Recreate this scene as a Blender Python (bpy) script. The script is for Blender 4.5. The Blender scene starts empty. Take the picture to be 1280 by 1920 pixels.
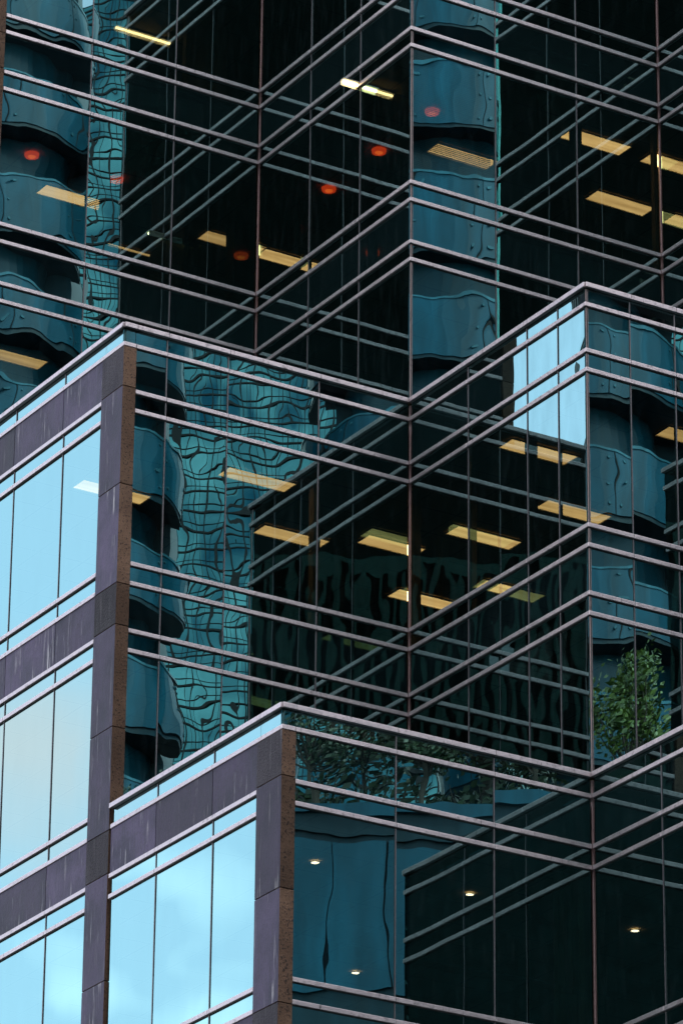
import bpy, bmesh, math, random
from mathutils import Vector, Matrix
random.seed(7)
S = bpy.context.scene
COL = S.collection
R_ = math.radians

# ------------------------------------------------------------------ camera
CAM = Vector((-30.2694, -56.1401, -30.9845)); YAW, PITCH, ROLL, FPX = 0.5466, 0.4124, -0.0103, 8722.56
s_, c_ = math.sin(YAW), math.cos(YAW); sp, cp = math.sin(PITCH), math.cos(PITCH)
FW = Vector((s_*cp, c_*cp, sp)); r0 = Vector((c_, -s_, 0)); u0 = Vector((-s_*sp, -c_*sp, cp))
RT = r0*math.cos(ROLL) - u0*math.sin(ROLL); UP = r0*math.sin(ROLL) + u0*math.cos(ROLL)
cd = bpy.data.cameras.new('camera'); cam = bpy.data.objects.new('camera', cd); COL.objects.link(cam)
m = Matrix((RT, UP, -FW)).transposed().to_4x4(); m.translation = CAM; cam.matrix_world = m
cd.sensor_fit = 'VERTICAL'; cd.sensor_height = 36; cd.lens = FPX*36/1920; cd.clip_start = 1; cd.clip_end = 5000
S.camera = cam

# ------------------------------------------------------------------ light, sky, exposure
SUN_EL, SUN_AZ = R_(48), R_(30)          # azimuth from +Y towards +X: high, behind the building
W = bpy.data.worlds.new('World'); S.world = W; W.use_nodes = True
nt = W.node_tree; nt.nodes.clear()
N = nt.nodes.new; LK = nt.links.new
out = N('ShaderNodeOutputWorld'); bg = N('ShaderNodeBackground'); bg.inputs['Strength'].default_value = 0.11
sky = N('ShaderNodeTexSky'); sky.sky_type = 'NISHITA'; sky.sun_disc = False
sky.sun_elevation = SUN_EL; sky.sun_rotation = SUN_AZ
tc = N('ShaderNodeTexCoord')
def wnoise(scale, detail, rough, off):
    mp = N('ShaderNodeMapping'); mp.inputs['Location'].default_value = off; mp.inputs['Scale'].default_value = (1, 1, 1.5)
    LK(tc.outputs['Generated'], mp.inputs['Vector'])
    n = N('ShaderNodeTexNoise'); n.inputs['Scale'].default_value = scale; n.inputs['Detail'].default_value = detail
    n.inputs['Roughness'].default_value = rough; LK(mp.outputs[0], n.inputs['Vector']); return n
def wramp(src, lo, hi):
    r = N('ShaderNodeMapRange'); r.interpolation_type = 'SMOOTHSTEP'
    r.inputs[1].default_value = lo; r.inputs[2].default_value = hi; LK(src, r.inputs[0]); return r.outputs[0]
def wmath(op, a, b):
    q = N('ShaderNodeMath'); q.operation = op; q.use_clamp = (op != 'MULTIPLY')
    for i, x in enumerate((a, b)):
        if isinstance(x, (int, float)): q.inputs[i].default_value = x
        else: LK(x, q.inputs[i])
    return q.outputs[0]
def pdir(px, py):                                                       # sky direction mirrored in the left-facing walls at a picture point
    d = (FW*FPX + RT*(px-640) + UP*(960-py)).normalized(); return (-d.x, d.y, d.z)
def bank(d, r):                                                          # a denser bank of cloud in one part of the sky
    v = N('ShaderNodeVectorMath'); v.operation = 'DISTANCE'
    LK(tc.outputs['Generated'], v.inputs[0]); v.inputs[1].default_value = d
    return wramp(v.outputs['Value'], r, 0.2*r)
over = wramp(wnoise(5, 3, 0.45, (3.1, 0.4, 2.2)).outputs[0], 0.40, 0.60)    # broken white cloud over the whole sky
clear = bank(pdir(120, 1100), 0.45)                                     # a clearer, hazy stretch
soft = wramp(wnoise(22, 2, 0.4, (0.2, 1.7, 0.6)).outputs[0], 0.3, 0.7)
soft2 = wramp(wnoise(30, 2, 0.4, (1.2, 0.7, 2.6)).outputs[0], 0.42, 0.75)
b1 = wmath('MULTIPLY', bank(pdir(60, 1430), 0.034), wmath('ADD', wmath('MULTIPLY', soft, .6), .45))
b2 = wmath('MULTIPLY', bank(pdir(250, 1800), 0.05), wmath('MULTIPLY', soft2, .35))
far = wmath('MULTIPLY', over, wmath('SUBTRACT', 1.0, clear))
cl = wmath('MAXIMUM', wmath('MAXIMUM', far, 0.18), wmath('ADD', b2, .12))
mx = N('ShaderNodeMix'); mx.data_type = 'RGBA'
LK(cl, mx.inputs['Factor']); LK(sky.outputs[0], mx.inputs['A']); mx.inputs['B'].default_value = (13, 13.4, 13.4, 1)
m2 = N('ShaderNodeMix'); m2.data_type = 'RGBA'                            # the shaded, warmer side of that bank
LK(b1, m2.inputs['Factor']); LK(mx.outputs['Result'], m2.inputs['A']); m2.inputs['B'].default_value = (6.5, 5.1, 5.5, 1)
LK(m2.outputs['Result'], bg.inputs['Color']); LK(bg.outputs[0], out.inputs[0])
sd = bpy.data.lights.new('sun', 'SUN'); sd.energy = 1.4; sd.angle = R_(10); sd.color = (1, .95, .88)
sun = bpy.data.objects.new('sun', sd); COL.objects.link(sun)
sdir = Vector((math.sin(SUN_AZ)*math.cos(SUN_EL), math.cos(SUN_AZ)*math.cos(SUN_EL), math.sin(SUN_EL)))
sun.rotation_euler = (-sdir).to_track_quat('-Z', 'Y').to_euler(); sun.location = (0, 0, 120)
S.view_settings.view_transform = 'Standard'; S.view_settings.look = 'None'
S.view_settings.exposure = 1.75; S.view_settings.gamma = 1
S.render.engine = 'CYCLES'
cy = S.cycles; cy.max_bounces = 10; cy.glossy_bounces = 7; cy.diffuse_bounces = 3; cy.transparent_max_bounces = 16
cy.caustics_reflective = False; cy.sample_clamp_indirect = 4

# ------------------------------------------------------------------ materials
def mat(name): 
    m = bpy.data.materials.new(name); m.use_nodes = True; m.node_tree.nodes.clear(); return m, m.node_tree
class G:                                                                  # tiny node helper
    def __init__(s, name):
        s.m, s.t = mat(name); s.o = s.n('ShaderNodeOutputMaterial'); s.tc = s.n('ShaderNodeTexCoord')
    def n(s, k, **kw):
        x = s.t.nodes.new(k)
        for a, b in kw.items(): setattr(x, a, b)
        return x
    def l(s, a, b): s.t.links.new(a, b)
    def set(s, inp, x):
        if hasattr(x, 'links'): s.l(x, inp)
        else: inp.default_value = x
    def vec(s, scale=(1, 1, 1), src='Object', rnd=False):
        mp = s.n('ShaderNodeMapping'); mp.inputs['Scale'].default_value = scale; s.l(s.tc.outputs[src], mp.inputs['Vector'])
        if rnd:
            oi = s.n('ShaderNodeObjectInfo'); k = s.n('ShaderNodeVectorMath', operation='SCALE')
            k.inputs[0].default_value = (37, 91, 53); s.l(oi.outputs['Random'], k.inputs['Scale']); s.l(k.outputs[0], mp.inputs['Location'])
        return mp.outputs[0]
    def noise(s, v, scale, detail=2, rough=.5, dist=0):
        x = s.n('ShaderNodeTexNoise'); s.l(v, x.inputs['Vector'])
        x.inputs['Scale'].default_value = scale; x.inputs['Detail'].default_value = detail
        x.inputs['Roughness'].default_value = rough; x.inputs['Distortion'].default_value = dist; return x.outputs[0]
    def rng(s, v, a, b, c=0., d=1.):
        x = s.n('ShaderNodeMapRange'); s.l(v, x.inputs[0])
        for i, q in enumerate((a, b, c, d)): x.inputs[i+1].default_value = q
        return x.outputs[0]
    def mth(s, op, a, b=0.):
        x = s.n('ShaderNodeMath', operation=op); s.set(x.inputs[0], a); s.set(x.inputs[1], b); return x.outputs[0]
    def mix(s, f, a, b):
        x = s.n('ShaderNodeMix', data_type='RGBA'); s.set(x.inputs['Factor'], f); s.set(x.inputs['A'], a); s.set(x.inputs['B'], b); return x.outputs['Result']
    def bump(s, h, dist, strength=1):
        x = s.n('ShaderNodeBump'); s.l(h, x.inputs['Height']); x.inputs['Distance'].default_value = dist; x.inputs['Strength'].default_value = strength; return x.outputs[0]
    def pbr(s, **kw):
        p = s.n('ShaderNodeBsdfPrincipled')
        for k, v in kw.items(): s.set(p.inputs[k.replace('_', ' ')], v)
        s.l(p.outputs[0], s.o.inputs[0]); return p
def C(r, g, b): return (r, g, b, 1)

def glass(name, fac, tint, through, wave, back=None, cells=None, grime=1.):
    """coated window glass: part mirror, part dark tinted; slightly wavy, each pane in its own way"""
    g = G(name)
    v = g.vec((1, 1, .85), rnd=True); v2 = g.vec((1, 1, .7), rnd=True)
    h = g.mth('ADD', g.mth('MULTIPLY', g.noise(v, 1.1, 1), 1.0), g.mth('MULTIPLY', g.noise(v2, 3.2, 1), .038))
    # pillowing towards the pane's edges
    sx = g.n('ShaderNodeSeparateXYZ'); g.l(g.tc.outputs['Object'], sx.inputs[0])
    oi = g.n('ShaderNodeObjectInfo')
    pil = g.mth('MULTIPLY', g.mth('POWER', g.mth('ABSOLUTE', sx.outputs[0]), 3), g.rng(oi.outputs['Random'], 0, 1, -.7, 1.0))
    if not cells: h = g.mth('ADD', h, pil)
    nrm = g.bump(h, wave)
    gl = g.n('ShaderNodeBsdfGlossy'); gl.inputs['Color'].default_value = tint; gl.inputs['Roughness'].default_value = 0.0
    g.l(nrm, gl.inputs['Normal'])
    if cells:                                                             # each small pane its own tone
        sn = g.n('ShaderNodeVectorMath', operation='SNAP'); g.l(g.tc.outputs['Object'], sn.inputs[0]); sn.inputs[1].default_value = cells
        wn = g.n('ShaderNodeTexWhiteNoise'); g.l(sn.outputs[0], wn.inputs['Vector'])
        pt = g.rng(g.noise(g.vec((1, 1, .8)), .13, 3, .55), .42, .6)
        f = g.mth('ADD', g.mth('MULTIPLY', pt, .75), g.mth('MULTIPLY', wn.outputs['Value'], .3))
        g.l(g.mix(f, C(tint[0]*.03, tint[1]*.16, tint[2]*.25), C(*tint[:3])), gl.inputs['Color'])
    if back is None:
        tr = g.n('ShaderNodeBsdfTransparent'); tr.inputs['Color'].default_value = through
    else:
        tr = g.n('ShaderNodeBsdfDiffuse'); tr.inputs['Color'].default_value = back
    ms = g.n('ShaderNodeMixShader')
    dirt = g.rng(g.noise(g.vec((1, 1, .25), rnd=True), 5, 4), .35, .7, fac*(1+.06*grime), fac*(1-.08*grime))
    g.l(dirt, ms.inputs[0]); g.l(tr.outputs[0], ms.inputs[1]); g.l(gl.outputs[0], ms.inputs[2])
    df = g.n('ShaderNodeBsdfDiffuse'); df.inputs['Color'].default_value = C(.16, .22, .24)          # thin film of dust
    m2 = g.n('ShaderNodeMixShader'); g.l(g.rng(g.noise(g.vec((1, 1, .2), rnd=True), 9, 5, .6), .5, .85, .001, .022*grime), m2.inputs[0])
    g.l(ms.outputs[0], m2.inputs[1]); g.l(df.outputs[0], m2.inputs[2])
    g.l(m2.outputs[0], g.o.inputs[0]); return g.m
WAVE = 0.0015
M = {}
M['glass'] = glass('coated window glass', .38, C(.56, .97, .97), C(.13, .135, .12), WAVE)
M['calm'] = glass('calm coated glass', .38, C(.56, .97, .97), C(.13, .135, .12), .0007, grime=.15)
M['spandrel'] = glass('opaque spandrel glass', .38, C(.56, .97, .97), None, WAVE, C(.002, .005, .006))

def metal(name, base, stain, met, rough):
    g = G(name); v = g.vec()
    a = g.noise(g.vec((.9, .9, 3)), 2.2, 6, .65); b = g.noise(v, 14, 5, .7)
    f = g.mth('MULTIPLY', g.rng(b, .5, .68), g.rng(a, .38, .62)); 
    sp = g.rng(g.noise(g.vec((7, 7, 1)), 3.1, 3, .7), .63, .72)
    col = g.mix(g.mth('MAXIMUM', g.mth('MULTIPLY', f, .75), g.mth('MULTIPLY', sp, .8)), base, stain)
    g.pbr(Base_Color=col, Metallic=met, Roughness=g.rng(a, .3, .7, rough-.08, rough+.12), Normal=g.bump(b, .004)); return g.m
M['rail'] = metal('anodised rail', C(.36, .305, .325), C(.045, .038, .042), .72, .36)
M['post'] = metal('corner post metal', C(.22, .145, .15), C(.06, .06, .06), .3, .4)
M['mullion'] = metal('dark mullion', C(.07, .06, .07), C(.04, .03, .03), .3, .4)
g = G('black sealant and rail shadow'); g.pbr(Base_Color=C(.01, .01, .011), Roughness=.7); M['seal_shadow'] = g.m

def granite(name, base, dark, speck, rough, coat, streak=.0):
    g = G(name); v = g.vec(src='Object')
    big = g.noise(g.vec(rnd=True), 1.3, 5, .6); fine = g.noise(v, 46, 3, .8); pit = g.noise(v, 30, 2, .6)
    col = g.mix(g.rng(big, .35, .65), base, dark)
    col = g.mix(g.mth('MULTIPLY', g.rng(pit, .56, .64), speck), col, C(.012, .011, .012))
    col = g.mix(g.mth('MULTIPLY', g.rng(fine, .55, .75), .35), col, C(base[0]*1.9, base[1]*1.85, base[2]*1.8))
    st = g.noise(g.vec((9, 9, .5), rnd=True), 1.4, 6, .65)
    col = g.mix(g.mth('MULTIPLY', g.mth('MULTIPLY', g.rng(st, .56, .68), g.rng(big, .42, .6)), streak), col, C(.42, .40, .42))
    col = g.mix(g.mth('MULTIPLY', g.rng(st, .46, .34), streak*1.2), col, C(dark[0]*.5, dark[1]*.5, dark[2]*.5))
    oi = g.n('ShaderNodeObjectInfo'); hv = g.n('ShaderNodeHueSaturation'); g.l(col, hv.inputs['Color'])
    g.l(g.rng(oi.outputs['Random'], 0, 1, .55, 1.5), hv.inputs['Value']); col = hv.outputs[0]
    g.pbr(Base_Color=col, Roughness=g.rng(st, .3, .7, rough-.08, rough+.15), Normal=g.bump(g.mth('ADD', fine, g.mth('MULTIPLY', pit, 2)), .0012 if coat else .006),
          Coat_Weight=coat, Coat_Roughness=.22, Specular_IOR_Level=.07); return g.m
M['polished'] = granite('polished purple granite', C(.036, .026, .052), C(.012, .010, .022), .4, .42, .02, .45)
M['rough'] = granite('flamed brown granite', C(.105, .064, .045), C(.058, .035, .025), .85, .75, 0, .0)
M['roughd'] = granite('flamed dark granite', C(.028, .024, .031), C(.014, .012, .018), 1, .6, 0, .15)

def plain(name, c, rough=.8, var=.3, scale=2., spec=.5):
    g = G(name); n = g.noise(g.vec(), scale, 5, .6)
    g.pbr(Base_Color=g.mix(g.rng(n, .3, .7), C(*[x*(1-var) for x in c]), C(*[min(1, x*(1+var)) for x in c])), Roughness=rough, Specular_IOR_Level=spec); return g.m
g = G('office ceiling tiles'); bk = g.n('ShaderNodeTexBrick'); g.l(g.vec(), bk.inputs['Vector']); bk.offset = 0
for k_, v_ in (('Color1', C(.36, .26, .13)), ('Color2', C(.31, .22, .11)), ('Mortar', C(.06, .05, .035)), ('Scale', 1.), ('Mortar Size', .016), ('Brick Width', .815), ('Row Height', .815)): bk.inputs[k_].default_value = v_
g.pbr(Base_Color=bk.outputs['Color'], Roughness=.9, Specular_IOR_Level=.1); M['ceiling'] = g.m
M['carpet'] = plain('office floor', (.03, .03, .03), .9)
M['inner'] = plain('office partition', (.45, .33, .19), .8)
M['innerdark'] = plain('dark interior column', (.02, .02, .018), .8)
M['core'] = plain('inner wall', (.06, .05, .035), .9, spec=.1)
M['concrete'] = plain('roof concrete', (.25, .25, .24), .9)
M['asphalt'] = plain('asphalt', (.05, .05, .052), .9, .3, .4)
M['frame'] = plain('lamp frame', (.35, .33, .28), .5)
M['slat'] = plain('blind slat', (.03, .035, .035), .5)
def emit(name, c, s, stripes=None):
    g = G(name); e = g.n('ShaderNodeEmission'); e.inputs['Strength'].default_value = s
    if stripes:
        n = g.noise(g.vec((.5, stripes, 1), rnd=True), 1.0, 2)
        g.l(g.mix(g.rng(n, .3, .7), C(c[0]*.62, c[1]*.57, c[2]*.5), C(*c)), e.inputs['Color'])
    else: e.inputs['Color'].default_value = C(*c)
    if stripes:
        oi = g.n('ShaderNodeObjectInfo'); g.l(g.rng(oi.outputs['Random'], 0, 1, s*.62, s*1.12), e.inputs['Strength'])
    g.l(e.outputs[0], g.o.inputs[0]); return g.m
M['lampw'] = emit('warm lamp diffuser', (1, .65, .26), 2.1, 9)
M['tube'] = emit('bright tube', (1, .78, .36), 5.5)
M['orange'] = emit('orange lamp glow', (1, .07, .01), 1.15)
M['spot'] = emit('downlight glow', (1, .86, .6), 6)

# ------------------------------------------------------------------ builders
class MB:
    def __init__(s): s.v = []; s.f = []; s.mi = []
    def face(s, pts, mi=0):
        n = len(s.v); s.v += [tuple(p) for p in pts]; s.f.append(tuple(range(n, n+len(pts)))); s.mi.append(mi)
    def box(s, x0, x1, y0, y1, z0, z1, mi=0):
        p = [(x0,y0,z0),(x1,y0,z0),(x1,y1,z0),(x0,y1,z0),(x0,y0,z1),(x1,y0,z1),(x1,y1,z1),(x0,y1,z1)]
        n = len(s.v); s.v += p
        for q in ((0,3,2,1),(4,5,6,7),(0,1,5,4),(1,2,6,5),(2,3,7,6),(3,0,4,7)): s.f.append(tuple(n+i for i in q)); s.mi.append(mi)
    def prism(s, poly, z0, z1, mi=0):
        n = len(s.v); k = len(poly); s.v += [(x, y, z0) for x, y in poly] + [(x, y, z1) for x, y in poly]
        s.f.append(tuple(n+i for i in reversed(range(k)))); s.f.append(tuple(n+k+i for i in range(k))); s.mi += [mi, mi]
        for i in range(k):
            j = (i+1) % k; s.f.append((n+i, n+j, n+k+j, n+k+i)); s.mi.append(mi)
    def tube(s, a, b, ra, rb, k=6, mi=0):
        a, b = Vector(a), Vector(b); d = (b-a).normalized(); x = d.orthogonal().normalized(); y = d.cross(x); n = len(s.v)
        for p, r in ((a, ra), (b, rb)):
            for i in range(k): t = 2*math.pi*i/k; s.v.append(tuple(p+(x*math.cos(t)+y*math.sin(t))*r))
        for i in range(k): j = (i+1) % k; s.f.append((n+i, n+j, n+k+j, n+k+i)); s.mi.append(mi)
        s.f.append(tuple(n+i for i in reversed(range(k)))); s.f.append(tuple(n+k+i for i in range(k))); s.mi += [mi, mi]
    def build(s, name, mats, parent=None, loc=None, rotz=0., bevel=0, smooth=False):
        me = bpy.data.meshes.new(name); me.from_pydata(s.v, [], s.f)
        for q in (mats if isinstance(mats, (list, tuple)) else [mats]): me.materials.append(q)
        me.polygons.foreach_set('material_index', s.mi)
        if smooth: me.polygons.foreach_set('use_smooth', [True]*len(me.polygons))
        me.update()
        o = bpy.data.objects.new(name, me); COL.objects.link(o)
        if loc is not None: o.location = loc
        o.rotation_euler.z = rotz
        if parent: o.parent = parent
        if bevel:
            b = o.modifiers.new('bevel', 'BEVEL'); b.width = bevel; b.segments = 2; b.limit_method = 'ANGLE'
        return o
def thing(name, label, cat, loc=(0, 0, 0), group=None, rotz=0.):
    o = bpy.data.objects.new(name, None); COL.objects.link(o); o.location = loc; o.rotation_euler.z = rotz
    o['label'] = label; o['category'] = cat
    if group: o['group'] = group
    return o
def tag(o, label, cat, group=None):
    o['label'] = label; o['category'] = cat
    if group: o['group'] = group
    return o

# ------------------------------------------------------------------ ground
gz = -32.6
mb = MB(); mb.face([(-900, -900, gz), (900, -900, gz), (900, 900, gz), (-900, 900, gz)])
mb.build('ground', M['asphalt'])['kind'] = 'structure'

# ------------------------------------------------------------------ the stepped building
H, P, Q = 3.9, .3161, .7587
OFF = {5: 0, 6: P, 7: P+Q, 8: 2*P+Q}
K, X, B, T, BB = 5.1165, 10.0276, -4.8905, 4.8737, -9.78
RAIL, PROUD, GAP = .067, .042, .004
def zl(n, l): return n*H - OFF[l]
bld = thing('office_building', 'stepped dark glass office building with purple granite corner pillars', 'building', (0, 0, gz))
bld_parts = []
def B_(o): o.parent = bld; o.matrix_parent_inverse = Matrix.Translation((0, 0, -gz)); return o

def wl(face, t, d, z):
    """point on a wall: t along it, d behind its outer plane"""
    k, c = face
    return (t, c+d, z) if k == 'R' else (c+d, t, z)
def wbox(mb, face, t0, t1, d0, d1, z0, z1, mi=0):
    a, b = wl(face, t0, d0, z0), wl(face, t1, d1, z1)
    mb.box(min(a[0], b[0]), max(a[0], b[0]), min(a[1], b[1]), max(a[1], b[1]), z0, z1, mi)
def pane(name, face, t0, t1, z0, z1, mt, depth=PROUD, tilt=.0011):
    w, h = (t1-t0)/2-GAP, (z1-z0)/2-GAP
    mb = MB(); mb.face([(-w, 0, -h), (w, 0, -h), (w, 0, h), (-w, 0, h)])
    o = mb.build(name, mt)
    o.location = wl(face, (t0+t1)/2, depth, (z0+z1)/2)
    o.rotation_euler = (random.gauss(0, tilt), 0, (0 if face[0] == 'R' else -math.pi/2)+random.gauss(0, tilt))
    return B_(o)
class Hidden: pass
hid_rail = MB(); hid_glass = MB(); hid_span = MB()
def facade(face, t0, t1, mull, n0, n1, granite_band=False, gm='glass', glass_to=None, post=(True, True), seen=True, topstrip=None, rail_ends=(0, 0)):
    """one flat run of wall: storeys n0..n1 (downwards), mullion positions, optional granite spandrels"""
    ts = [t0]+list(mull)+[t1]
    zbot = zl(n1-1, 5)
    for n in range(n0, n1-1, -1):
        zs = {5: zl(n, 5), 6: zl(n, 6), 7: zl(n, 7), 8: zl(n, 8), 9: zl(n-1, 5)}
        rows = [('sill_pane', 5, 6, 'glass'), ('spandrel_pane', 6, 7, 'spandrel'), ('head_pane', 7, 8, 'glass'), ('window_pane', 8, 9, 'glass')]
        for nm, a, b, mt in rows:
            tt = ts
            if nm == 'sill_pane' and n == n0 and topstrip is not None: tt = topstrip
            for i in range(len(tt)-1):
                z1 = zs[a]-RAIL*.8; z0 = zs[b]-.01
                if not seen:
                    (hid_span if mt == 'spandrel' else hid_glass).face([wl(face, tt[i], PROUD, z0), wl(face, tt[i+1], PROUD, z0), wl(face, tt[i+1], PROUD, z1), wl(face, tt[i], PROUD, z1)][::1 if face[0] == 'R' else -1]); continue
                if nm == 'spandrel_pane' and granite_band:
                    mb = MB(); wbox(mb, face, tt[i]+.006, tt[i+1]-.006, .016, .16, z0, z1)
                    B_(mb.build('granite_panel', M['polished'], bevel=.004)); continue
                pane(nm, face, tt[i], tt[i+1], z0, z1, M[gm if mt == 'glass' else mt])
        for l in (5, 6, 7, 8):
            mb = MB() if seen else hid_rail
            tt = ts
            if l in (5, 6) and n == n0 and topstrip is not None: tt = topstrip
            e0, e1 = (rail_ends if tt is ts else (0, 0))
            z1 = zs[l]; cop = (l == 5 and n == n0)
            for i in range(len(tt)-1):
                a, b = tt[i]+.0025, tt[i+1]-.0025
                wbox(mb, face, a, b, (-.03 if cop else 0), (.30 if cop else .115), z1-RAIL*(1.12 if cop else 1), z1)
            wbox(mb, face, tt[0]+.01, tt[-1]-.01, .024, .11, z1-RAIL-.010, z1-RAIL*.5, 1)      # dark strip drawn as the gap and shadow line under the rail
            if seen:
                o = B_(mb.build('coping' if cop else ('sill_rail' if l < 7 else 'head_rail'), [M['rail'], M['seal_shadow']], bevel=.006))
    if seen:
        for t in mull:
            mb = MB(); wbox(mb, face, t-.009, t+.009, PROUD-.012, PROUD+.05, zbot, zl(n0, 5)-.1)
            B_(mb.build('mullion', M['mullion']))
def post(u, v, n0, n1, w=.02, du=0, dv=0):
    mb = MB(); mb.box(u+du-w, u+du+w, v+dv-w, v+dv+w, zl(n1-1, 5), zl(n0, 5)-.09)
    B_(mb.build('corner_post', M['post'], bevel=.004))
mR = [1.86, 3.48]
PIL, RET = .672, .224
# tower (set back): storeys 3..1
facade(('R', T), .21, K, mR, 3, 1)
facade(('L', K), 0, T, [1.61, 3.21], 3, 1)
facade(('R', 0), K, X, [6.78, 8.39], 3, 1)
facade(('L', X), B, 0, [-3.27, -1.64], 3, 1)
facade(('R', B), X, 15, [11.67, 13.3], 3, 1, seen=False)
# middle block: storeys 0..-1
facade(('R', 0), RET, K, [.77, 1.85, 3.48], 0, -1, topstrip=[0, .22, .77, 1.85, 3.48, K])
facade(('L', K), B, 0, [-4.1, -3.27, -1.64], 0, -1)
facade(('R', B), K, X, [5.94, 6.76, 8.39], 0, -1)
facade(('L', X), BB, B, [-8.1, -6.5], 0, -1, seen=False)
AL = [1.935, 3.55]
facade(('L', 0), PIL, 4.87, AL, 0, -3, granite_band=True, gm='calm', topstrip=[0, .64, 1.935, 3.55, 5.5])
# lower block: storeys -2..-3
facade(('L', 0), -4.22, -.03, [-2.98, -1.37], -2, -3, granite_band=True, gm='calm', topstrip=[B, -4.25, -2.98, -1.37, -.03])
facade(('R', B), RET, K, mR, -2, -4, topstrip=[0, .22, 1.86, 3.48, K])
facade(('L', K), BB, B, [-8.2, -6.55], -2, -4)
facade(('R', BB), K, X, [6.78, 8.39], -2, -4, seen=False)
for mbx, nm, mt in ((hid_rail, 'far_rails', [M['rail'], M['seal_shadow']]), (hid_glass, 'far_panes', M['glass']), (hid_span, 'far_spandrels', M['spandrel'])):
    o = B_(mbx.build(nm, mt)); o['kind'] = 'stuff'
post(K, 0, 3, 1, du=.05, dv=.05); post(K, T, 3, 1, du=.06, dv=.06, w=.022); post(X, 0, 3, 1, du=.06, dv=.06, w=.022)
post(K, B, 0, -1, du=.05, dv=.05); post(K, 0, 0, -1, du=.06, dv=.06, w=.022)
post(K, B, -2, -4, du=.06, dv=.06, w=.022)

# granite pillars on the convex corners
def pillar(u0, v0, w, ret, ntop, nbot, first6=True):
    root = MB(); root.box(u0+.03, u0+ret-.004, v0+.03, v0+w-.004, zl(nbot-1, 5), zl(ntop, 6)-RAIL-.03)
    core = B_(root.build('granite_pillar', M['seal_shadow']))
    cuts = []
    for n in range(ntop, nbot-1, -1):
        cuts += [(zl(n, 6)-.07, 'd'), (zl(n, 7)+.02, 'p'), (zl(n, 7)-1.6, 'p')]
    cuts.append((zl(nbot-1, 6)-.07, 'p'))
    for (za, k), (zb, _) in zip(cuts, cuts[1:]):
        za2 = min(za, zl(ntop, 6)-RAIL-.005)
        b = MB(); b.box(u0, u0+ret, v0, v0+w, zb+.006, za2-.006)
        b.mi = [1, 1, 1, 1, 0 if k == 'p' else 2, 0 if k == 'p' else 2]      # order: bottom, top, -y, +x, +y, -x
        b.mi = [1, 1, 1, 1, 1, 0 if k == 'p' else 2]
        o = b.build('granite_block', [M['polished'], M['rough'], M['roughd']], bevel=.005); o.parent = core
pillar(0, 0, PIL, RET, 0, -3)
pillar(0, B, PIL, RET, -2, -4)
pillar(-.02, T, PIL, RET, 3, 1)

# floor plates, roofs, inner walls
IN = .16
def foot(n):
    if n >= 1: base = [(0, T), (K, T), (K, 0), (X, 0), (X, B), (20, B)]
    elif n >= -1: base = [(0, 0), (K, 0), (K, B), (X, B), (X, BB), (20, BB)]
    else: base = [(0, B), (K, B), (K, BB), (X, BB), (X, BB-4.9), (20, BB-4.9)]
    p = [(u+IN, v+IN) for u, v in base]
    return p + [(20, 18), (IN, 18)]
for n in range(3, -5, -1):
    z1 = zl(n, 6)-.1; z0 = zl(n, 8)+.015
    mb = MB(); mb.prism(foot(n), z0, z1)
    mb.mi[0] = 1
    B_(mb.build('roof_slab' if n in (3, 0, -2) else 'floor_slab', [M['carpet'], M['ceiling']]))
mb = MB(); mb.box(19.9, 20.2, BB-5, 18.2, -5*H, 3*H-.4); mb.box(0.2, 20, 18.0, 18.2, -5*H, 3*H-.4); B_(mb.build('inner_wall', M['core']))
mb = MB(); mb.prism([(.02, B+.02), (K+.02, B+.02), (K+.02, BB+.02), (X, BB), (X, BB-4.9), (20, BB-4.9), (20, 18), (.02, 18)], gz-.2, -5*H-.5); B_(mb.build('lower_storeys', M['roughd']))
mb = MB(); mb.box(.04, .3, 5.6, 18, -5*H, -.4); mb.box(.04, .3, T+.7, 18, -.3, 3*H-.4); B_(mb.build('side_wall', M['roughd']))
# interior columns and partition edges seen through the glass
def ray(px, py): return FW*FPX + RT*(px-640) + UP*(960-py)
def hit(px, py, face, beyond=0.):
    r = ray(px, py); i = 1 if face[0] == 'R' else 0
    return CAM + r*((face[1]-CAM[i])/r[i]) + r.normalized()*beyond
def column(px, py, face, beyond, n, w, d, mt):
    p = hit(px, py, face, beyond); mb = MB(); mb.box(-w/2, w/2, -d/2, d/2, zl(n-1, 6)-.1, zl(n, 8)+.01)
    B_(mb.build('interior_column', M[mt], loc=(p.x, p.y, 0)))
column(885, 900, ('L', K), 2.2, 0, .10, .10, 'inner')
column(1078, 270, ('R', 0), 1.0, 2, .12, .2, 'innerdark')
column(1226, 360, ('R', 0), .5, 2, .07, .1, 'inner')
column(590, 960, ('R', 0), 1.2, 0, .12, .15, 'inner')
column(455, 440, ('R', T), 3.0, 2, .5, .3, 'innerdark')
column(995, 840, ('L', K), .9, 0, .14, .14, 'innerdark')
column(780, 960, ('L', K), .9, 0, .12, .1, 'inner')
p = hit(388, 90, ('R', T), 3.0)
mb = MB(); mb.box(p.x-.42, p.x+.42, p.y, p.y+.12, zl(2, 6), zl(3, 8)); B_(mb.build('partition_or_baffle', M['inner']))

for u, va, vb in ((2.5, 5.38, 5.6), (4.05, 5.42, 6.6)):  # added baffles, block lamp images mirrored in the adjoining glass
    mb = MB(); mb.box(u-.04, u+.04, va, vb, zl(1, 6), zl(2, 8)); B_(mb.build('partition_or_baffle', M['innerdark']))
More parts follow.
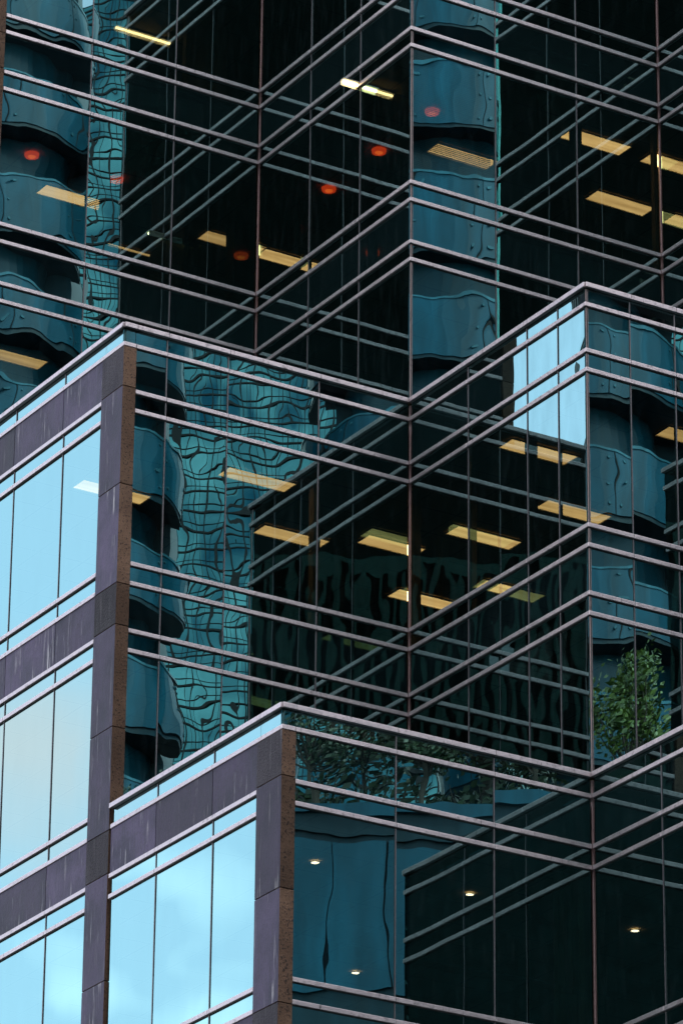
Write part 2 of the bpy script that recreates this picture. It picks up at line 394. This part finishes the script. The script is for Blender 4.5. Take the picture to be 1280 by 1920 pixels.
# a dark cabinet with a box on it behind the upper right window
q = hit(1150, 440, ('R', 0), 1.0)
t = thing('storage_cabinet', 'dark cabinet standing behind the glass under the unbroken upper right ceiling panel', 'cabinet', (q.x, q.y, zl(1, 6)-.1))
zt = q.z-(zl(1, 6)-.1)
mb = MB(); mb.box(-.5, .55, -.22, .22, 0, zt); mb.build('cabinet_body', M['innerdark'], t, bevel=.01)
mb = MB(); mb.box(-.3, .02, -.15, .15, zt+.002, zt+.3); mb.build('upper_shelf', M['innerdark'], t, bevel=.01)
mb = MB(); mb.box(-.005, .005, -.235, -.22, .1, zt-.05); mb.build('door_gap', M['frame'], t)

# a hanging curtain in the lower block
q = hit(1072, 1760, ('R', B), .5)
t = thing('curtain', 'dim green folded curtain behind the lower glass left of the inner corner', 'curtain', (q.x, q.y, zl(-3, 6)-.1))
mb = MB(); k = 60
f = lambda i: (-.3+.6*i/k, .035*math.sin(i*.9)+.02*math.sin(i*.37))
for i in range(k):
    a, b = f(i), f(i+1); mb.prism([a, b, (b[0], b[1]+.006), (a[0], a[1]+.006)], .25, H-OFF[8]+P+.05)
mb.build('cloth', plain('green curtain cloth', (.10, .22, .14), .9), t)
mb = MB(); mb.tube((-.34, 0, H-OFF[8]+P+.06), (.34, 0, H-OFF[8]+P+.06), .012, .012, 8); mb.build('curtain_rod', M['frame'], t)

# ------------------------------------------------------------------ lamps inside
def lamp(n, u, v, label, ln=1.24, wd=.41, tube=False):
    t = thing('ceiling_light', label, 'ceiling light', (u, v, zl(n, 8)-.005), 'ceiling lights in the offices')
    a, b = ln/2, wd/2
    if tube:
        f = MB(); f.box(-a, a, -.06, .06, -.01, .012); f.build('frame', M['frame'], t)
        d = MB(); d.tube((-a+.02, 0, -.03), (a-.02, 0, -.03), .022, .022, 10); d.build('diffuser', M['tube'], t)
        f = MB(); f.box(-a, a, .045, .052, -.085, -.011); f.build('added_shield', M['frame'], t)  # added plate, hides the tube from its mirror view in the neighbouring wall
    else:
        f = MB()
        for q in ((-a, a, -b, -b+.016), (-a, a, b-.016, b), (-a, -a+.016, -b+.016, b-.016), (a-.016, a, -b+.016, b-.016)): f.box(*q, -.02, .01)
        f.build('frame', M['frame'], t)
        d = MB(); d.box(-a+.017, a-.017, -b+.017, b-.017, -.006, .008); d.build('diffuser', M['lampw'], t)
    return t
lamp(2, 3.07, 7.76, 'yellow ceiling panel beside the striped blind in the upper left window, near two orange lamps')
lamp(1, 1.49, 6.72, 'yellow ceiling panel cut by the left picture edge, just above the sloping granite parapet')
lamp(2, 6.29, 7.76, 'short yellow ceiling panel ending at a dark column, left of the upper inner glass corner')
lamp(2, 7.40, 7.82, 'dim yellow ceiling panel just right of the upper inner glass corner post')
lamp(2, 4.78, 8.98, 'thin striped yellow light strip just above a rail at upper left', 1.1, .13)
lamp(3, 4.60, 8.18, 'bright thin fluorescent tube light near the top left edge', 1.15, tube=True)
lamp(2, 5.32, 1.65, 'bright thin tube light left of the top outer glass corner, high on the tower', 1.0, tube=True)
lamp(2, 7.95, 2.84, 'pale ceiling panel seen through striped blind slats right of the outer tower corner')
lamp(2, 9.57, 1.19, 'yellow ceiling panel at upper right broken by a dark column near its left end')
lamp(2, 11.20, 2.82, 'unbroken yellow ceiling panel at upper right, below the one broken by a column')
lamp(2, 11.20, 1.17, 'upper of two yellow ceiling panels cut by the right picture edge')
lamp(2, 12.84, 2.82, 'lower of two yellow ceiling panels cut by the right picture edge')
lamp(0, 3.10, 1.25, 'yellow ceiling panel in the middle block over the pale gridded reflection')
lamp(0, 4.72, 2.90, 'yellow ceiling panel crossed by a brown column, left of the middle inner corner')
lamp(0, 6.26, 2.34, 'yellow ceiling panel touching the middle inner corner post from the left', 1.1)
lamp(0, 7.93, 3.98, 'small dim yellow ceiling panel low beside the middle inner corner post')
lamp(0, 7.33, 1.26, 'yellow ceiling panel right of the middle inner corner, below the thin lit brown post')
lamp(0, 8.94, 2.88, 'low yellow ceiling panel above the wavy striped reflection, right of the middle inner corner')
lamp(0, 6.21, -1.99, 'yellow ceiling panel split by a dark post right under the bright sky reflection')
lamp(0, 7.96, -.37, 'small yellow ceiling panel below the bright sky reflection near the outer corner')
lamp(0, 7.96, -3.66, 'yellow ceiling panel at the right picture edge beyond the outer glass corner')
lamp(0, 1.43, 2.90, 'pale ceiling panel showing faintly through the bright sky blue left window')
def round_lamp(n, u, v, label, r=.12):
    t = thing('round_lamp', label, 'round lamp', (u, v, zl(n, 8)-.01), 'orange round ceiling lamps')
    def ring(z0, z1, r0, r1, k=24):
        mb = MB(); mb.v = [(r0*math.cos(2*math.pi*i/k), r0*math.sin(2*math.pi*i/k), z0) for i in range(k)]+[(r1*math.cos(2*math.pi*i/k), r1*math.sin(2*math.pi*i/k), z1) for i in range(k)]
        mb.f = [(i, (i+1) % k, k+(i+1) % k, k+i) for i in range(k)]+[tuple(range(k, 2*k)), tuple(reversed(range(k)))]; mb.mi = [0]*len(mb.f); return mb
    ring(0, -.05, r+.01, r, 24).build('shade', M['orange'], t, smooth=False)
    ring(-.045, -.062, r*.62, r*.5, 24).build('bulb', M['lampo'], t)
M['lampo'] = emit('lamp bulb glow', (1, .14, .02), 1.9)
round_lamp(2, 1.73, 6.73, 'orange round lamp leftmost, above the yellow panel in the upper left window')
round_lamp(2, 3.38, 6.74, 'orange round lamp at the edge of the blue reflection, second from the left')
round_lamp(2, 6.64, 3.42, 'bright orange round lamp between the two upper glass corners')
round_lamp(2, 6.65, 5.07, 'orange round lamp lower left of the bright one between the upper corners')
round_lamp(2, 6.65, 1.76, 'orange round lamp behind striped blind right of the outer tower corner')
round_lamp(2, 6.64, 7.72, 'dull orange round lamp by the upper inner corner post beside a yellow panel')
def down(n, u, v, label):
    t = thing('downlight', label, 'downlight', (u, v, zl(n, 8)-.004), 'small recessed downlights')
    k = 16
    for nm, a, b, z, mt in (('trim', .095, .06, -.008, 'frame'), ('bulb', .06, .0, -.006, 'spot')):
        mb = MB()
        for i in range(k):
            p, q = 2*math.pi*i/k, 2*math.pi*(i+1)/k
            mb.face([(a*math.cos(p), a*math.sin(p), z), (b*math.cos(p), b*math.sin(p), z), (b*math.cos(q), b*math.sin(q), z), (a*math.cos(q), a*math.sin(q), z)][::-1] if b else [(a*math.cos(q), a*math.sin(q), z), (a*math.cos(p), a*math.sin(p), z), (0, 0, z)])
        mb.build(nm, M[mt], t)
down(-2, 1.76, -2.88, 'small white downlight nearest the lower granite pillar')
down(-2, 4.34, -2.91, 'small white downlight in the dark middle of the lower block window')
down(-2, 4.88, 1.08, 'small white downlight lowest in the picture, above the bottom rails')
down(-2, 7.26, -2.86, 'small white downlight at lower right beyond the lower inner corner')
def blind(t0, t1, face, n, label):
    t = thing('venetian_blind', label, 'blind', wl(face, (t0+t1)/2, PROUD+.12, zl(n, 8)-.02))
    w = (t1-t0)/2; mb = MB(); z = -.06
    while z > -(H-OFF[8])+.12: mb.box(-w, w, -.009, .009, z-.002, z+.002); z -= .034
    mb.build('slats', M['slat'], t)
    mb = MB(); mb.box(-w, w, -.02, .02, -.045, -.005); mb.build('head_box', M['slat'], t)
    mb = MB()
    for x in (-w*.7, w*.7): mb.box(x-.002, x+.002, -.016, -.013, -(H-OFF[8])+.12, -.05)
    mb.build('cord', M['slat'], t)
blind(K+.12, 6.76, ('R', 0), 2, 'venetian blind in the window right of the outer tower corner')
blind(1.88, 2.55, ('R', T), 2, 'narrow venetian blind in the upper left window beside a yellow panel')

# ------------------------------------------------------------------ what stands across the street (seen in the glass)
def mir(px, py, depth, plane):
    """real point whose mirror image in a wall plane shows at px, py, at this distance"""
    p = CAM + ray(px, py)*(depth/FPX); i = 1 if plane[0] == 'R' else 0
    p[i] = 2*plane[1]-p[i]; return p
def panelmat(name, c, met, rough):
    g = G(name); n = g.noise(g.vec((1.6, 1.6, .12)), .8, 4, .6); k = g.noise(g.vec(), .35, 4)
    g.pbr(Base_Color=g.mix(g.mth('MULTIPLY', g.rng(n, .33, .67), g.rng(k, .3, .6, .35, 1)), C(*[x*.55 for x in c]), C(*[x*1.4 for x in c])), Metallic=met, Roughness=rough, Specular_IOR_Level=.25); return g.m
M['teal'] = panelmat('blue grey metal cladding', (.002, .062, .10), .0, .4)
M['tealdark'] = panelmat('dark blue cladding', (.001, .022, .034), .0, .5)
M['rivet'] = panelmat('bolt heads', (.03, .12, .16), .1, .35)
M['envglass'] = glass('tower glass', .40, C(.40, .93, .82), None, .02, C(.005, .012, .015), (1.14, 50, 1.85))
M['bayglass'] = panelmat('bay glass', (.001, .036, .054), 0, .3)
M['line'] = plain('black mullions', (.004, .005, .006), .6, spec=.2)
# tower with round balcony bays
cA = mir(125, 1000, 188, ('R', 0)); cB = mir(805, 1000, 188, ('R', 0))
ax = Vector((cB.x-cA.x, cB.y-cA.y, 0)); span = ax.length; ax.normalize()
rot = math.atan2(ax.y, ax.x)                                   # local x runs along the tower's front
nv = Vector((-ax.y, ax.x, 0))
if nv.dot(Vector((-cA.x, -cA.y, 0))) < 0: front = -1
else: front = 1
tw = thing('balcony_tower', 'blue clad tower with stacked round balconies reflected in the glass', 'building', (cA.x, cA.y, gz), rotz=rot)
FH, ZT = 5.05, 108
RB = 4.9; NB = 3
def arc(r0, r1, z0, z1, a0=-1.75, a1=1.75, k=28):
    mb = MB(); n = 0
    prof = []
    for i in range(k+1):
        t = a0+(a1-a0)*i/k; prof.append((math.sin(t), math.cos(t)*front))
    for z in (z0, z1):
        for r in (r0, r1):
            mb.v += [(x*r, y*r, z) for x, y in prof]
    k1 = k+1
    for i in range(k):
        for a, b in ((0, 2), (1, 3), (0, 1), (2, 3)):
            q = (a*k1+i, a*k1+i+1, b*k1+i+1, b*k1+i); mb.f.append(q); mb.mi.append(0)
    for i in (0, k): mb.f.append((i, k1+i, 3*k1+i, 2*k1+i)); mb.mi.append(0)
    return mb
zf = [6+FH*i for i in range(int((ZT-6)/FH))]
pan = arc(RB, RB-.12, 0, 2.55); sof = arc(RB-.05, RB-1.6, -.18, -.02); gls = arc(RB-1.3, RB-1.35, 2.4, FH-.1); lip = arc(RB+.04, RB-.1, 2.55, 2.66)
protos = None
def rivets():
    mb = MB()
    for t in [-1.5+.62*i for i in range(6)]:
        for dt in (-.06, .06):
            for z in (.35, 1.3, 2.25):
                c = Vector((math.sin(t+dt), math.cos(t+dt)*front, 0)); mb.tube(c*(RB-.01)+Vector((0, 0, z)), c*(RB+.045)+Vector((0, 0, z)), .075, .06, 8)
        c = Vector((math.sin(t), math.cos(t)*front, 0)); mb.tube(c*(RB+.0)+Vector((0, 0, 0)), c*(RB+.0)+Vector((0, 0, 2.55)), .022, .022, 5, 1)
    return mb
riv = rivets()
base = None
for b in range(-1, NB):
    for z in zf:
        if base is None:
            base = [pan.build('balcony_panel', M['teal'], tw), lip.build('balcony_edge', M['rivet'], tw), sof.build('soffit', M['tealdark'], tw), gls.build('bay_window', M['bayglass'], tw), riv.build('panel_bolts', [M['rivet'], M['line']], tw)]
            for o in base[:1]+base[3:4]: o.data.polygons.foreach_set('use_smooth', [False]*len(o.data.polygons))
            for o in base: o.location = (b*span, 0, z)
        else:
            for o in base:
                c = o.copy(); COL.objects.link(c); c.location = (b*span, 0, z)
for b in range(-1, NB):
    mb = MB(); mb.box(b*span-4.3, b*span+4.3, min(-front*.3, -front*9), max(-front*.3, -front*9), 0, ZT); mb.build('tower_body', M['tealdark'], tw)
# tall curtain-wall tower farther off, between the round bays
g0 = mir(440, 1000, 420, ('R', 0)); cw, ch = 1.14, 1.85
gt = thing('glass_tower', 'tall glass tower whose wavy window grid is reflected beside the granite pillar', 'building', (g0.x, g0.y, gz), rotz=rot)
GH = g0.z-gz+60
gg = MB(); xs = [-36+cw*i for i in range(64)]
gg.face([(xs[0], 0, 0), (xs[-1], 0, 0), (xs[-1], 0, GH), (xs[0], 0, GH)][::-1 if front > 0 else 1]); gg.build('curtain_wall', M['envglass'], gt)
mb = MB()
for x in xs: mb.box(x-.06, x+.06, -.15, .15, 0, GH); mb.box(x+cw/2-.022, x+cw/2+.022, -.1, .1, 0, GH)
z = 0.
while z < GH: mb.box(xs[0], xs[-1], -.13, .13, z-.075, z+.075); mb.box(xs[0], xs[-1], -.09, .09, z+.6, z+.65); z += ch
mb.build('mullion_grid', M['line'], gt)
mb = MB(); mb.box(xs[0], xs[-1], min(-front*.3, -front*30), max(-front*.3, -front*30), 0, GH); mb.build('core', M['tealdark'], gt)

# ribbed dark tower behind the camera (seen after two reflections)
pr = CAM + ray(860, 1040)*(172/FPX); pr = Vector((2*K-pr.x, -pr.y, pr.z))
rt = math.atan2(FW.x, -FW.y)
rb = thing('ribbed_tower', 'dark tower with close vertical ribs reflected between the glass wings', 'building', (pr.x, pr.y, gz), rotz=math.atan2(-FW.x, FW.y))
hh = pr.z-gz
mb = MB(); mb.box(-22, 30, -12, 0, 0, hh); mb.build('tower_body', plain('dark green cladding', (.005, .009, .010), .7, spec=.05), rb)
mb = MB(); mb.box(-36, 44, -30, -12.01, 0, hh+50); mb.build('rear_block', plain('black green cladding', (.002, .003, .003), .8, spec=.03), rb)
mb = MB(); mb.box(-22, 30, .002, .03, hh-9.2, hh); mb.build('louvre_band', plain('green louvre backing', (.010, .018, .017), .7, spec=.1), rb)
mb = MB(); x = -22
while x < 30: mb.box(x, x+.27, .031, .14, hh-8.6+random.uniform(-.5, .5), hh-.4+random.uniform(-.5, .2)); x += .52
mb.build('facade_ribs', plain('black louvre blades', (.001, .0015, .0015), .9, spec=0.), rb)

# low building with a roof garden
pg = mir(640, 1500, 118, ('R', B)); pg2 = mir(1400, 1500, 118, ('R', B))
ax2 = Vector((pg2.x-pg.x, pg2.y-pg.y, 0)).normalized(); rg = math.atan2(ax2.y, ax2.x)
fr = 1 if Vector((-ax2.y, ax2.x, 0)).dot(-pg) > 0 else -1
gb = thing('garden_building', 'low dark glass building with a planted roof terrace reflected in glass', 'building', (pg.x, pg.y, gz), rotz=rg)
gh = pg.z-gz
def curve(x): return fr*(1.2*math.cos(x/9.)-1.2)
def strip(x0, x1, z0, z1, d0, d1, k=40):
    mb = MB()
    for i in range(k):
        a, b = x0+(x1-x0)*i/k, x0+(x1-x0)*(i+1)/k
        ya, yb = curve(a), curve(b)
        mb.prism([(a, ya+fr*d0), (b, yb+fr*d0), (b, yb+fr*d1), (a, ya+fr*d1)], z0, z1)
    return mb
strip(-16, 20, 0, gh-.9, -9, 0).build('body', M["tealdark"], gb)
strip(-16, 20, gh-.35, gh, -1.2, .25).build('parapet', M['teal'], gb)
strip(-16, 20, gh-.9, gh-.35, -1.1, .1).build('fascia', M["tealdark"], gb)
for zi in range(1):
    for k in range(26):
        x = -15+1.35*k
        strip(x+.02, x+1.33, gh-1.1-4.4*zi-3.9, gh-1.1-4.4*zi, 0, .1, 4).build('cladding_panel', M['teal'], gb)

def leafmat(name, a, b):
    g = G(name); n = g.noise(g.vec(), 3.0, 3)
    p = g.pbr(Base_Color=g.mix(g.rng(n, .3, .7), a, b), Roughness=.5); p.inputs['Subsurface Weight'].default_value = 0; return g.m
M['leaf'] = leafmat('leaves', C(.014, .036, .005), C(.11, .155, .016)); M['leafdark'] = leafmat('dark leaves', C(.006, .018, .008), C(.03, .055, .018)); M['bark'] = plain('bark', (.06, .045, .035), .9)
def tree(x, y, z, h, r, label, n=1500, seed=1, ls=1., lm='leaf'):
    rn = random.Random(seed)
    t = thing('terrace_tree', label, 'tree', (x, y, z), 'trees on the roof terrace')
    mb = MB(); mb.tube((0, 0, 0), (0, 0, h*.45), .075, .05, 8); cl = []
    for i in range(24):
        a = rn.uniform(0, 6.28); q = rn.uniform(.15, 1); e = Vector((math.cos(a)*r*q*.8, math.sin(a)*r*q*.8, h*rn.uniform(.4, 1.)))
        mb.tube((0, 0, h*rn.uniform(.25, .45)), e, .05, .012, 5); cl.append(e)
    mb.build('trunk', M['bark'], t)
    lf = MB()
    for i in range(n):
        c = rn.choice(cl); p = c+Vector((rn.gauss(0, .13)*r, rn.gauss(0, .13)*r, rn.gauss(0, .075)*h*.8)); s = rn.uniform(.06, .13)*ls
        d = Vector((rn.gauss(0, 1), rn.gauss(0, 1), rn.gauss(0, 1))).normalized(); e = d.orthogonal().normalized()*s; f = d.cross(e)*.6
        lf.face([p-e, p-f*.9, p+e, p+f*.9])
    lf.build('crown', M[lm], t)
def tree_at(px, py, depth, h, r, label, seed, n=1500, ls=1., lm='leaf'):
    p = mir(px, py, depth, ('R', B)); tree(p.x, p.y, p.z, h, r, label, n, seed, ls, lm)
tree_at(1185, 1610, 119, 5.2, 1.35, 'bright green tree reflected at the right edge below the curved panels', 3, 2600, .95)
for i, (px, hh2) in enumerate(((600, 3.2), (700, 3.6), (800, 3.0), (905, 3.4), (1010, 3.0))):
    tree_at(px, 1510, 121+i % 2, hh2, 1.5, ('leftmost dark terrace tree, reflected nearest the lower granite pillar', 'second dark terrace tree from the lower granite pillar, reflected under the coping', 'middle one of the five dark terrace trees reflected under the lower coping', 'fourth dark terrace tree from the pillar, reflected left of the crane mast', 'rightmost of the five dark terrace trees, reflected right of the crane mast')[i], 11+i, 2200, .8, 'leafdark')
hd = thing('hedge', 'dark clipped hedge along the roof terrace behind the reflected trees', 'hedge', (pg.x, pg.y, pg.z), rotz=rg)
rn = random.Random(5); lf = MB(); st = MB()
for i in range(9000):
    x = rn.uniform(-14, 12); p = Vector((x, -fr*(3.6+rn.uniform(-.5, .5)), 3.0*rn.random()**.8*(.75+.25*math.sin(x*1.7)))); sz = rn.uniform(.07, .14)
    d = Vector((rn.gauss(0, 1), rn.gauss(0, 1), rn.gauss(0, 1))).normalized(); e = d.orthogonal().normalized()*sz; f_ = d.cross(e)*.6
    lf.face([p-e, p-f_*.9, p+e, p+f_*.9])
for i in range(40): x = -14+.66*i; st.tube((x, -fr*3.6, 0), (x+rn.uniform(-.3, .3), -fr*3.6, 1.9), .03, .01, 5)
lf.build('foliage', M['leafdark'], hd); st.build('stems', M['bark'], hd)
# crane mast beyond the terrace
pc = mir(962, 1560, 150, ('R', B)); cr = thing('tower_crane', 'pale lattice crane mast reflected below the lower coping', 'crane', (pc.x, pc.y, gz))
mb = MB(); hC = pc.z-gz+7; w = .28
for a, b in ((-w, -w), (w, -w), (w, w), (-w, w)): mb.tube((a, b, 0), (a, b, hC), .05, .05, 5)
z = 20
while z < hC-.6:
    for a, b, c, d in ((-w, -w, w, -w), (w, -w, w, w), (w, w, -w, w), (-w, w, -w, -w)): mb.tube((a, b, z), (c, d, z+.6), .025, .025, 4)
    z += .6
mb.build('mast', plain('crane paint', (.12, .2, .2), .5), cr)
# stone tower far to the left, an edge of it showing in the bright pane
ps = mir(1098, 700, 260, ('L', K)); pe = mir(1300, 700, 260, ('L', K)); dx = Vector((pe.x-ps.x, pe.y-ps.y, 0)).normalized()
st = thing('stone_tower', 'dark stone tower edge reflected beside the outer glass corner', 'building', (ps.x, ps.y, gz), rotz=math.atan2(dx.y, dx.x))
mb = MB(); hs = ps.z-gz
mb.box(0, 16, -8, 8, 0, hs+14); mb.build('shaft', M['roughd'], st)
mb = MB()
for k in range(14): mb.box(-.16, 0, -7.5, 7.5, hs-8+1.6*k, hs-7.2+1.6*k)
mb.build('stone_bands', M['roughd'], st)
mb = MB(); mb.box(-.8, 0, -6, 6, 0, hs-4.6); mb.build('stepped_base', M['roughd'], st)
